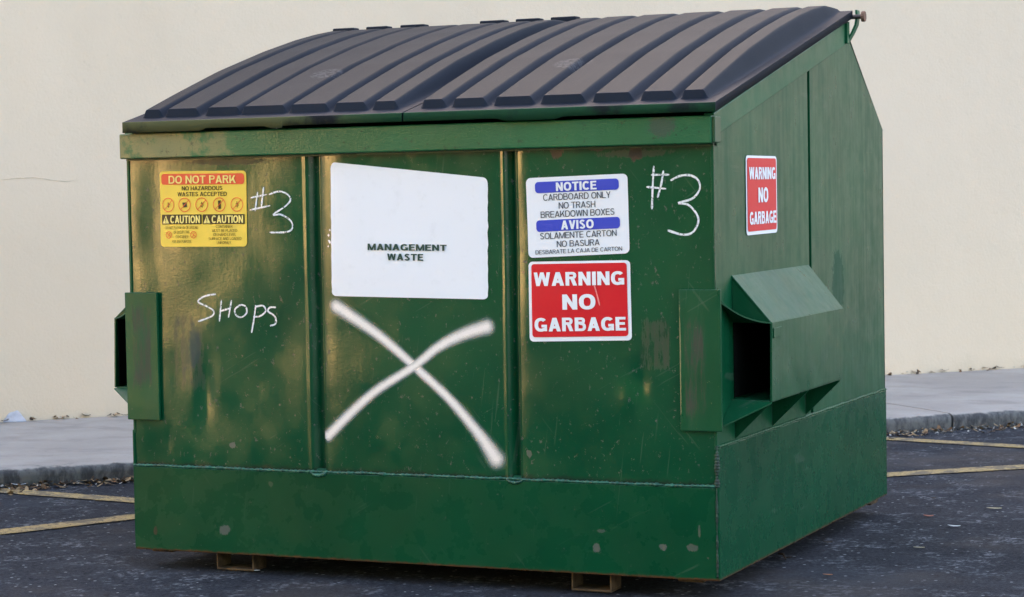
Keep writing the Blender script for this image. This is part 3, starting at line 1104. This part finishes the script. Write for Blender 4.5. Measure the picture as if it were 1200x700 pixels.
def glyph(ch, w):
    """plain grotesque capitals, cap height 1, stem w."""
    h = w * .84
    o = w / 2
    q = h / 2
    box = lambda x0, y0, x1, y1: [(x0, y0), (x1, y0), (x1, y1), (x0, y1)]
    dia = lambda xb, xt, y0=0.0, y1=1.0, ww=w: [(xb, y0), (xb + ww, y0), (xt + ww, y1), (xt, y1)]
    if ch == 'I':
        return [box(0, 0, w, 1)], w
    if ch == 'L':
        return [box(0, 0, w, 1), box(w, 0, .56, h)], .56
    if ch in 'EF':
        g_ = [box(0, 0, w, 1), box(w, 1 - h, .60, 1), box(w, .5 - q + .02, .56, .5 + q + .02)]
        if ch == 'E':
            g_.append(box(w, 0, .62, h))
        return g_, .62
    if ch == 'T':
        return [box(0, 1 - h, .66, 1), box(.33 - o, 0, .33 + o, 1 - h)], .66
    if ch == 'H':
        return [box(0, 0, w, 1), box(.70 - w, 0, .70, 1), box(w, .5 - q, .70 - w, .5 + q)], .70
    if ch == 'N':
        return [box(0, 0, w, 1), box(.71 - w, 0, .71, 1), dia(.71 - w * 1.02, 0)], .71
    if ch == 'M':
        k = w * .82
        return [box(0, 0, k, 1), box(.86 - k, 0, .86, 1), dia(.43 - w * .45, k * .08, ww=w * .9), dia(.43 - w * .45, .86 - k * .08 - w * .9, ww=w * .9)], .86
    if ch == 'A':
        return [dia(0, .37 - w * .55, ww=w * 1.04), dia(.74 - w * 1.04, .37 - w * .5, ww=w * 1.04), box(.16, .21, .58, .21 + h)], .74
    if ch == 'V':
        return [dia(.35 - w * .5, 0, ww=w * 1.04), dia(.35 - w * .5, .70 - w * 1.04, ww=w * 1.04)], .70
    if ch == 'W':
        k = w * .92
        return [dia(.25 - k * .5, 0, ww=k), dia(.25 - k * .5, .49 - k * .5, ww=k), dia(.73 - k * .5, .49 - k * .5, ww=k), dia(.73 - k * .5, .98 - k, ww=k)], .98
    if ch == 'X':
        return [dia(0, .68 - w * 1.08, ww=w * 1.08), dia(.68 - w * 1.08, 0, ww=w * 1.08)], .68
    if ch == 'Y':
        return [box(.34 - o, 0, .34 + o, .46), dia(.34 - o, 0, .40, 1, w * 1.04), dia(.34 - o, .68 - w * 1.04, .40, 1, w * 1.04)], .68
    if ch == 'K':
        return [box(0, 0, w, 1), dia(w * .7, .68 - w * 1.15, .28, 1, w * 1.15), dia(.72 - w * 1.15, .30, 0, .62, w * 1.15)], .72
    if ch == 'Z':
        return [box(0, 0, .6, h), box(0, 1 - h, .6, 1), dia(0, .6 - w * 1.1, ww=w * 1.1)], .60
    if ch in 'OQ':
        return ribbon(arc(.39, .5, .39 - o, .5 - o + .01, 0, 348, 30), w, True), .78
    if ch == 'C':
        return ribbon(arc(.38, .5, .38 - o, .5 - o + .01, 40, 320, 26), w), .72
    if ch == 'G':
        return ribbon(arc(.39, .5, .39 - o, .5 - o + .01, 42, 322, 26), w) + [box(.42, .5 - h, .76, .5), box(.76 - w * .75, .02, .76, .5 - h)], .77
    if ch == 'D':
        p = [(w, 1 - q)] + arc(.34, .5, .38 - o, .5 - q, 90, -90, 16) + [(w, q)]
        return [box(0, 0, w, 1)] + ribbon(p, w * .95), .72
    if ch in 'PR':
        p = [(w, 1 - q)] + arc(.40, .735, .25 - o * .9, .265 - q, 90, -90, 12) + [(w, .47 + q)]
        g_ = [box(0, 0, w, 1)] + ribbon(p, h)
        if ch == 'R':
            return g_ + [dia(.68 - w * 1.05, .36 - w * .3, 0, .48, w * 1.05)], .68
        return g_, .65
    if ch == 'B':
        p1 = [(w, 1 - q)] + arc(.40, .755, .23 - o * .9, .245 - q, 90, -90, 12) + [(w, .51 + q)]
        p2 = [(w, .51 + q)] + arc(.40, .265 + q * .5, .28 - o * .9, .265 - q * .5, 90, -90, 12) + [(w, q)]
        return [box(0, 0, w, 1)] + ribbon(p1, h) + ribbon(p2, h), .68
    if ch == 'S':
        p = arc(.325, .745, .29 - o, .255 - q, 20, 270, 18, 2.1) + arc(.325, .265, .31 - o, .265 - q, 90, -165, 18, 2.1)[1:]
        return ribbon(p, (w + h) / 2), .65
    if ch == 'U':
        p = [(o, 1), (o, .36)] + arc(.35, .36, .35 - o, .36 - q, 180, 360, 14)[1:] + [(.70 - o, 1)]
        return ribbon(p, w), .70
    if ch == 'J':
        p = [(.50 - o, 1), (.50 - o, .30)] + arc(.25, .30, .25 - o, .30 - q, 0, -170, 12)[1:]
        return ribbon(p, w), .50
    if ch == ',':
        return [box(0, -.12, w * .8, w)], w
    return [box(0, 0, w, w)], w


def flat(mbx, name, mat, parent, outward):
    """link a sheet-like mesh with its faces turned outwards."""
    me = mbx.mesh(name, ROOT, fix=False)
    b = bmesh.new()
    b.from_mesh(me)
    b.normal_update()
    rev = [f for f in b.faces if f.normal.dot(outward) < 0]
    bmesh.ops.reverse_faces(b, faces=rev)
    b.to_mesh(me)
    b.free()
    return link(name, me, mat, parent)


FO, SO = Vector((0, -1, 0)), Vector((1, 0, 0))
B0, B1, B2 = .0022, .0034, .0046        # lifts: sheet, printed field, letters

def word(Sh, st_, mat, out, name, *args):
    mbx = MB()
    Sh.text(mbx, *args)
    return flat(mbx, name, mat, st_, out)


# yellow caution sticker
q = [front(187, 201), front(288.5, 200), front(290, 289), front(188, 289.5)]
Sh = Sheet(q)
mb = MB(); Sh.rrect(mb, 0, 0, 1, 1, .012, B0)
st = flat(mb, 'caution_sticker', V_yellow, dump, FO)
tag(st, 'yellow sticker reading DO NOT PARK with red banner and CAUTION boxes')
mb = MB(); Sh.rrect(mb, .02, .035, .978, .178, .009, B1, 12, 4)
flat(mb, 'red_banner', V_fade, st, FO)
word(Sh, st, V_lemon, FO, 'pale_lettering', 'DO NOT PARK', .11, .885, .060, .164, B2, .17)
word(Sh, st, V_lemon, FO, 'pale_lettering', 'CAUTION', .125, .470, .588, .688, B2, .20)
word(Sh, st, V_lemon, FO, 'pale_lettering', 'CAUTION', .605, .962, .588, .688, B2, .20)
for uo in (.025, .505):
    mb = MB()
    Sh.polygon(mb, [(uo + .006, .690), (uo + .084, .690), (uo + .045, .585)], B2)
    flat(mb, 'warning_triangle', V_lemon, st, FO)
mb = MB()
Sh.rrect(mb, .02, .572, .488, .702, .002, B1, 8, 4)
flat(mb, 'black_banner', V_dark, st, FO)
mb = MB()
Sh.rrect(mb, .500, .572, .978, .702, .002, B1, 8, 4)
flat(mb, 'black_banner', V_dark, st, FO)
for uo in (.070, .550):
    mb = MB()
    Sh.polygon(mb, [(uo - .005, .615), (uo + .005, .615), (uo + .003, .665), (uo - .003, .665)], .0056)
    Sh.polygon(mb, [(uo - .004, .672), (uo + .004, .672), (uo + .004, .682), (uo - .004, .682)], .0056)
    flat(mb, 'exclamation_mark', V_dark, st, FO)
word(Sh, st, V_dark, FO, 'lettering', 'NO HAZARDOUS', .262, .730, .200, .254, B1, .165)
word(Sh, st, V_dark, FO, 'lettering', 'WASTES ACCEPTED', .212, .778, .276, .332, B1, .165)
for s_, u0, u1, vc in (('DO NOT PLAY IN, ON OR AROUND', .065, .445, .747), ('OR OCCUPY THIS', .160, .345, .806), ('CONTAINER', .185, .330, .868), ('FOR ANY PURPOSE.', .140, .370, .930),
                       ('CONTAINER', .650, .840, .735), ('MUST BE PLACED', .605, .892, .788), ('ON HARD LEVEL', .620, .880, .841), ('SURFACE AND LOADED', .565, .940, .894), ('UNIFORMLY.', .660, .825, .948)):
    word(Sh, st, V_brown, FO, 'small_print', s_, u0, u1, vc - .0185, vc + .0185, B1, .12)
for i, u in enumerate((.100, .295, .492, .693, .893)):
    mb = MB()
    r_ = .021
    Sh.ring(mb, u, .445, r_, .0022, B2)
    dx, dy = r_ * .70 / Sh.wid, r_ * .70 / Sh.hei
    Sh.line(mb, (u - dx, .445 + dy), (u + dx, .445 - dy), .0020, B2)
    pi_ = flat(mb, 'prohibition_symbol', V_fade, st, FO)
    mb = MB()
    if i in (1, 3):
        w_, h_ = (.028, .030) if i == 1 else (.018, .052)
        Sh.polygon(mb, [(u - w_, .445 - h_), (u + w_ * .8, .445 - h_ * 1.1), (u + w_, .445 + h_), (u - w_ * .7, .445 + h_ * 1.2)], B1)
    else:
        for a_ in (-.018, 0, .018):
            Sh.line(mb, (u - .018, .455 + a_), (u + .020, .438 + a_), .0012, B1)
        Sh.line(mb, (u - .004, .405), (u + .004, .485), .0018, B1)
    flat(mb, 'symbol_drawing', V_dark, st, FO)
for u in (.104, .393):
    mb = MB()
    Sh.ring(mb, u, .842, .0105, .0018, B2)
    Sh.line(mb, (u - .022, .842 - .022), (u + .022, .842 + .022), .0016, B2)
    Sh.line(mb, (u - .010, .842 + .026), (u + .012, .842 - .026), .0020, B2)
    flat(mb, 'prohibition_symbol', V_fade, st, FO)

# big white sheet
q = [front(388, 190), front(571.5, 208.5), front(572, 351), front(389, 347)]
Sh = Sheet(q)
mb = MB(); Sh.rrect(mb, 0, 0, 1, 1, .014, B0, 24, 20, .006)
st = flat(mb, 'white_sticker', V_white, dump, FO)
tag(st, 'large crooked white sticker with small green lettering')


def px_uv(Sh, px, py):       # sheet u, v of a point seen in the photo (Newton on the bilinear patch)
    t = Vector(front(px, py))
    tl, trr, brr, bl = Sh.q
    u = v = .5
    for _ in range(12):
        p = tl.lerp(trr, u).lerp(bl.lerp(brr, u), v)
        du = (trr - tl).lerp(brr - bl, v)
        dv = (bl.lerp(brr, u) - tl.lerp(trr, u))
        r_ = t - p
        det = du.x * dv.y - du.y * dv.x
        u += (r_.x * dv.y - r_.y * dv.x) / det
        v += (du.x * r_.y - du.y * r_.x) / det
    return u, v


ax_ = [front(432, 285.5), front(524, 287), front(524, 294.2), front(432, 293.2)]
T1 = Sheet(ax_)
ax_ = [front(455, 297.2), front(497, 297.8), front(497, 305.8), front(455, 305)]
T2 = Sheet(ax_)
word(T1, st, V_green, FO, 'lettering', 'MANAGEMENT', 0, 1, 0, 1, B2, .22)
word(T2, st, V_green, FO, 'lettering', 'WASTE', 0, 1, 0, 1, B2, .22)

mb = MB()
for px, py, r_ in ((385.5, 276, .006), (386.5, 283, .007), (385, 289, .004), (387, 270, .004)):
    cx, cz = front(px, py)
    pts = []
    for i in range(9):
        w_ = 2 * math.pi * i / 9
        rr = r_ * random.uniform(.5, 1.2)
        pts.append((cx + rr * .7 * math.cos(w_), cz + rr * math.sin(w_)))
    mb.poly([Vector((x, gy(x, z) - .0028, z)) for x, z in pts])
flat(mb, 'torn_residue', V_white, st, FO)

# notice sticker
q = [front(616, 209), front(735.5, 203.5), front(738, 297), front(619, 302.5)]
Sh = Sheet(q)
mb = MB(); Sh.rrect(mb, 0, 0, 1, 1, .014, B0)
st = flat(mb, 'notice_sticker', V_white, dump, FO)
tag(st, 'white sticker reading NOTICE and AVISO in blue banners')
mb = MB(); Sh.rrect(mb, .09, .055, .915, .195, .010, B1, 10, 4)
flat(mb, 'blue_banner', V_blue, st, FO)
mb = MB(); Sh.rrect(mb, .09, .535, .915, .680, .010, B1, 10, 4)
flat(mb, 'blue_banner', V_blue, st, FO)
word(Sh, st, V_white, FO, 'white_lettering', 'NOTICE', .300, .700, .072, .180, B2, .22)
word(Sh, st, V_white, FO, 'white_lettering', 'AVISO', .340, .660, .552, .664, B2, .22)
for s_, u0, u1, vc, h_ in (('CARDBOARD ONLY', .168, .832, .253, .080), ('NO TRASH', .320, .680, .362, .080), ('BREAKDOWN BOXES', .138, .866, .467, .080),
                           ('SOLAMENTE CARTON', .125, .880, .735, .078), ('NO BASURA', .290, .712, .842, .078), ('DESBARATE LA CAJA DE CARTON', .075, .930, .935, .052)):
    word(Sh, st, V_grey, FO, 'lettering', s_, u0, u1, vc - h_ / 2, vc + h_ / 2, B1, .13)


# warning stickers, front and side
def warning(Sh, out, label, rad, rows, bold):
    mbx = MB(); Sh.rrect(mbx, 0, 0, 1, 1, rad, B0)
    st_ = flat(mbx, 'warning_sticker', V_white, dump, out)
    tag(st_, label)
    mbx = MB(); Sh.rrect(mbx, .030, .030, .968, .945 if out is FO else .955, rad * .7, B1)
    flat(mbx, 'red_field', V_red, st_, out)
    for s_, u0, u1, v0, v1 in rows:
        word(Sh, st_, V_white, out, 'lettering', s_, u0, u1, v0, v1, B2, bold)


Sh = Sheet([front(619, 307), front(738.5, 305), front(741, 399), front(621, 400.5)])
warning(Sh, FO, 'red and white sticker reading WARNING NO GARBAGE', .012,
        (('WARNING', .055, .945, .135, .305), ('NO', .335, .660, .415, .605), ('GARBAGE', .055, .950, .705, .875)), .225)
Sh = Sheet([(.271, 1.194), (.557, 1.194), (.557, .976), (.270, .974)], 'side')
warning(Sh, SO, 'red and white sticker reading WARNING NO GARBAGE on the side panel', .014,
        (('WARNING', .080, .930, .145, .300), ('NO', .365, .680, .405, .595), ('GARBAGE', .080, .940, .710, .870)), .22)


# hand writing and scratches
def stroke(mbx, pts, wdt, lift, sub=6):
    """smooth ribbon along photo points laid on the front sheet."""
    P = [Vector(front(*p)) for p in pts]
    D_ = []
    for i in range(len(P) - 1):
        p0, p1, p2, p3 = P[max(i - 1, 0)], P[i], P[i + 1], P[min(i + 2, len(P) - 1)]
        for k in range(sub):
            t = k / sub
            D_.append(.5 * ((2 * p1) + (p2 - p0) * t + (2 * p0 - 5 * p1 + 4 * p2 - p3) * t * t + (3 * p1 - p0 - 3 * p2 + p3) * t ** 3))
    D_.append(P[-1])
    i0 = len(mbx.v)
    for i, p in enumerate(D_):
        d = (D_[min(i + 1, len(D_) - 1)] - D_[max(i - 1, 0)]).normalized()
        n_ = Vector((-d.y, d.x))
        w_ = wdt * (.5 + .16 * mnoise.noise(Vector((p.x * 60, p.y * 60, 0))))
        if i in (0, len(D_) - 1):
            w_ *= .55
        for s_ in (1, -1):
            q_ = p + n_ * w_ * s_
            mbx.v.append(Vector((q_.x, gy(q_.x, q_.y) - lift, q_.y)))
    for i in range(len(D_) - 1):
        k = i0 + 2 * i
        mbx.f.append([k, k + 1, k + 3, k + 2])


def zz(pts, ox, oy, s):
    return [(ox + x / s, oy + y / s) for x, y in pts]


mb = MB()
for k, p in enumerate(([(602, 333), (592, 412)], [(627, 312), (618, 394)], [(573, 357), (642, 343)], [(570, 407), (655, 389)],
                       [(650, 343), (690, 331), (725, 342), (738, 366), (715, 393), (668, 426), (700, 426), (738, 450), (746, 480), (722, 497), (652, 499)])):
    stroke(mb, zz(p, 130, 130, 3.5), .0050, .0015 + .0003 * k)
o = flat(mb, 'marker_writing', M_chalk, dump, FO)
tag(o, 'white handwritten #3 beside the yellow sticker')
mb = MB()
for k, p in enumerate(([(582, 226), (577, 310), (574, 404)], [(621, 245), (612, 300), (597, 357)], [(571, 263), (645, 262)], [(552, 312), (632, 320)],
                       [(650, 286), (690, 267), (732, 265), (764, 285), (770, 322), (740, 360), (683, 378), (722, 385), (756, 420), (765, 456), (742, 498), (700, 508), (638, 490)])):
    stroke(mb, zz(p, 600, 130, 3.5), .0056, .0015 + .0003 * k)
o = flat(mb, 'marker_writing', M_chalk, dump, FO)
tag(o, 'white handwritten #3 right of the notice sticker')
mb = MB()
for k, p in enumerate(([(390, 72), (350, 80), (328, 98), (358, 114), (382, 130), (375, 148), (328, 166)],
                       [(409, 92), (402, 166)], [(444, 92), (433, 153)], [(404, 131), (441, 120)],
                       [(476, 108), (492, 115), (495, 136), (478, 151), (460, 145), (456, 124), (476, 108)],
                       [(526, 110), (519, 160), (511, 205)], [(524, 116), (550, 112), (559, 130), (541, 147), (517, 150)],
                       [(594, 118), (574, 118), (567, 131), (585, 144), (593, 158), (590, 175), (573, 181)])):
    stroke(mb, zz(p, 120, 320, 2.918), .0050, .0015 + .0003 * k)
o = flat(mb, 'marker_writing', M_chalk, dump, FO)
tag(o, 'white handwritten word SHOPS')


mb = MB()
stroke(mb, [(697, 334), (700, 344), (703.5, 358)], .0040, B2)
o = flat(mb, 'scratch', vinyl('scratched_red_vinyl', (.80, .22, .22)), next(c_ for c_ in dump.children if c_.name.startswith('warning_sticker')), FO)


def spray_stroke(mbx, pts, halves, lift, acr):
    P = [Vector(front(*p)) for p in pts]
    D_ = []
    for i in range(len(P) - 1):
        p0, p1, p2, p3 = P[max(i - 1, 0)], P[i], P[i + 1], P[min(i + 2, len(P) - 1)]
        for k in range(14):
            t = k / 14
            D_.append(.5 * ((2 * p1) + (p2 - p0) * t + (2 * p0 - 5 * p1 + 4 * p2 - p3) * t * t + (3 * p1 - p0 - 3 * p2 + p3) * t ** 3))
    D_.append(P[-1])
    half = halves[0]
    # round caps: extend both ends
    d0, d1 = (D_[0] - D_[1]).normalized(), (D_[-1] - D_[-2]).normalized()
    n0 = len(D_)
    pre = [D_[0] + d0 * half * t for t in (1, .8, .6, .4, .2)]
    post = [D_[-1] + d1 * halves[-1] * t for t in (.2, .4, .6, .8, 1)]
    full = pre + D_ + post
    i0 = len(mbx.v)
    cols = [-1, -.75, -.5, -.25, 0, .25, .5, .75, 1]
    for i, p in enumerate(full):
        d = (full[min(i + 1, len(full) - 1)] - full[max(i - 1, 0)]).normalized()
        n_ = Vector((-d.y, d.x))
        cap = 0
        t_ = max(0, min(1, (i - 5) / (len(full) - 11))) * (len(halves) - 1)
        j_ = min(len(halves) - 2, int(t_))
        half = halves[j_] + (halves[j_ + 1] - halves[j_]) * (t_ - j_)
        if i < 5:
            cap = (5 - i) * .2
        elif i >= len(full) - 5:
            cap = (i - (len(full) - 6)) * .2
        for c_ in cols:
            q_ = p + n_ * half * c_
            mbx.v.append(Vector((q_.x, gy(q_.x, q_.y) - lift, q_.y)))
            acr.append(min(1.2, math.hypot(c_, cap)))
    m_ = len(cols)
    for i in range(len(full) - 1):
        for j in range(m_ - 1):
            k = i0 + i * m_ + j
            mbx.f.append([k, k + 1, k + m_ + 1, k + m_])


mb, acr = MB(), []
spray_stroke(mb, [(394, 359), (443, 392), (485, 428), (527, 467), (560, 506), (582, 538)], [.036, .028, .024, .025, .030, .044], .0014, acr)
spray_stroke(mb, [(571, 383), (543, 392), (514, 407), (485, 430), (435, 463), (384, 511)], [.038, .032, .026, .023, .025, .029], .0019, acr)
o = flat(mb, 'spray_paint_cross', M_spray, dump, FO)
at_ = o.data.attributes.new('across', 'FLOAT', 'POINT')
at_.data.foreach_set('value', acr)
tag(o, 'large white spray painted X with soft edges')

# ------------------------------------------------------------------ litter
M_leafs = [simple('dry_leaf_brown', (.13, .075, .04), .8, .2, var=.5, vs=40), simple('dry_leaf_tan', (.27, .19, .11), .8, .2, var=.4, vs=40),
           simple('dry_leaf_dark', (.05, .035, .025), .85, .2, var=.4, vs=40), simple('pale_grit', (.36, .34, .31), .85, .2, var=.4, vs=40)]


def leaf_into(mbx, c, L, wd_, yaw, curl, tilt):
    """a small curled blade: 4 cross rows x 3."""
    R = Matrix.Rotation(yaw, 3, 'Z') @ Matrix.Rotation(tilt, 3, 'Y')
    i0 = len(mbx.v)
    for k, t in enumerate((0, .2, .45, .75, 1)):
        ww = wd_ * math.sin(math.pi * (.06 + .88 * t)) ** .8
        for s_ in (-1, 0, 1):
            p = Vector(((t - .5) * L, s_ * ww * .5, curl * L * ((t - .5) ** 2 * 1.5 + (abs(s_) * .12))))
            mbx.v.append(Vector(c) + R @ p)
    for k in range(4):
        for j in range(2):
            a_ = i0 + k * 3 + j
            mbx.f.append([a_, a_ + 1, a_ + 4, a_ + 3])


def litter(name, gen, n, label):
    mbx, mi = MB(), []
    for _ in range(n):
        c, L, kind = gen()
        f0 = len(mbx.f)
        leaf_into(mbx, c, L, L * random.uniform(.35, .7), random.uniform(0, 6.3), random.uniform(.0, .5), random.uniform(-.5, .5))
        mi += [kind] * (len(mbx.f) - f0)
    o_ = link(name, mbx.mesh(name, fix=False), M_leafs)
    o_.data.polygons.foreach_set('material_index', mi)
    tag(o_, label, 'litter', kind='stuff')


def gutter():
    s_ = random.uniform(-3.0, 6.5)
    dens = .5 + .5 * mnoise.noise(Vector((s_ * 2.2, 0, 0)))
    d = -abs(random.gauss(0, .05 + .05 * dens)) + .005
    p = kerb_pt(s_) + n_in * d
    k = random.choices((0, 1, 2, 3), (2, 3, 1, 9) if s_ > 2.6 else (5, 4, 3, 3))[0]
    return (p.x, p.y, .004 + random.uniform(0, .014) * max(0, 1 + d / .1)), random.uniform(.010, .042) * (.45 if k == 3 else 1), k


litter('gutter_leaf_litter', gutter, 3200, 'brown dry leaves and grit lying along the foot of the kerb')


def wallfoot():
    s_ = random.uniform(-3.0, 7)
    d = -abs(random.gauss(0, .035))
    p = wall_pt(s_) + QN * (d - .004)
    k = random.choices((0, 1, 2, 3), (4, 2, 6, 1))[0]
    return (p.x, p.y, .083 + random.uniform(0, .010)), random.uniform(.012, .045) * (.5 if k == 3 else 1), k


litter('wall_leaf_litter', wallfoot, 420, 'dark leaf crumbs lying along the foot of the cream wall')


def leaf_thing(px, py, L, wd_, yaw, mat, label, name='fallen_leaf', z=.006, cat='leaf', curl=.5):
    p = on(px, py, 2, 0)
    mbx = MB()
    leaf_into(mbx, (0, 0, 0), L, wd_, yaw, curl * .22, .05)
    o_ = link(name, mbx.mesh(name, fix=False), mat, smooth=True)
    o_.location = (p.x, p.y, z)
    sd_ = o_.modifiers.new('thick', 'SOLIDIFY')
    sd_.thickness = .0012
    tag(o_, label, cat)


leaf_thing(1165, 598, .050, .017, .35, simple('straw_leaf', (.42, .36, .22), .7), 'pale straw coloured leaf lying on the asphalt at the far right', curl=.3)
leaf_thing(1088, 607, .034, .022, .3, simple('red_leaf', (.26, .075, .04), .7), 'reddish brown leaf lying on the asphalt right of the dumpster', curl=.8)
leaf_thing(1094, 586, .022, .016, 1.3, M_leafs[2], 'tiny dark leaf lying just beyond the reddish leaf', curl=.8)
leaf_thing(970, 638, .030, .020, .5, M_leafs[2], 'small dark curled leaf on the asphalt beside the dumpster side', curl=.9)
leaf_thing(1077, 644, .034, .012, .4, simple('tan_leaf', (.30, .26, .17), .7), 'thin tan leaf flat on the asphalt, nearer than the reddish leaf', curl=.2)
leaf_thing(970, 676, .028, .010, .3, simple('orange_leaf', (.30, .12, .05), .7), 'small orange leaf on the asphalt near the bottom edge', curl=.2)
leaf_thing(1118, 619, .040, .016, .2, simple('white_scrap_paper', (.55, .56, .58), .7), 'crumpled white paper scrap on the asphalt right of the dumpster', 'paper_scrap', cat='litter', curl=.7)
leaf_thing(300, 671, .024, .014, .2, simple('white_chip', (.65, .66, .68), .7), 'small white chip on the asphalt in front of the left skid', 'paper_scrap', cat='litter', curl=.4)
leaf_thing(22, 572, .055, .03, .5, simple('pale_paper', (.50, .52, .56), .7), 'pale crumpled scrap in the gutter at the left edge', 'paper_scrap', z=.012, cat='litter', curl=.9)
# twig by the right side of the dumpster
mb = MB()
p = on(918, 655, 2, 0)
mb.tube([(-.03, .05, .006), (-.005, .015, .012), (.01, -.015, .006), (.02, -.04, .005)], [.003, .004, .0035, .0015], 6)
mb.tube([(.01, -.015, .006), (.03, -.02, .010)], [.0025, .001], 6)
o = link('twig', mb.mesh('twig'), M_leafs[2])
o.location = p
tag(o, 'dark forked twig lying beside the dumpster side on asphalt', 'twig')
# pale concrete chunk at the wall foot
p = on(17, 494, 2, .08)
mb = MB()
mb.v = [Vector(v) for v in ((-.055, -.03, 0), (.06, -.035, 0), (.045, .035, 0), (-.05, .03, 0), (-.008, .008, .068), (.012, .012, .060))]
mb.f = [[0, 1, 5, 4], [1, 2, 5], [2, 3, 4, 5], [3, 0, 4], [3, 2, 1, 0]]
o = link('concrete_chunk', mb.mesh('concrete_chunk'), simple('pale_concrete_chunk', (.40, .40, .44), .85, .2, bump=.4, bs=60))
o.location = (p.x, p.y, .079)
o.rotation_euler = (0, 0, .6)
bv = o.modifiers.new('bevel', 'BEVEL'); bv.width = .006; bv.segments = 2
tag(o, 'pale pointed concrete chunk lying against the foot of the wall', 'concrete chunk')
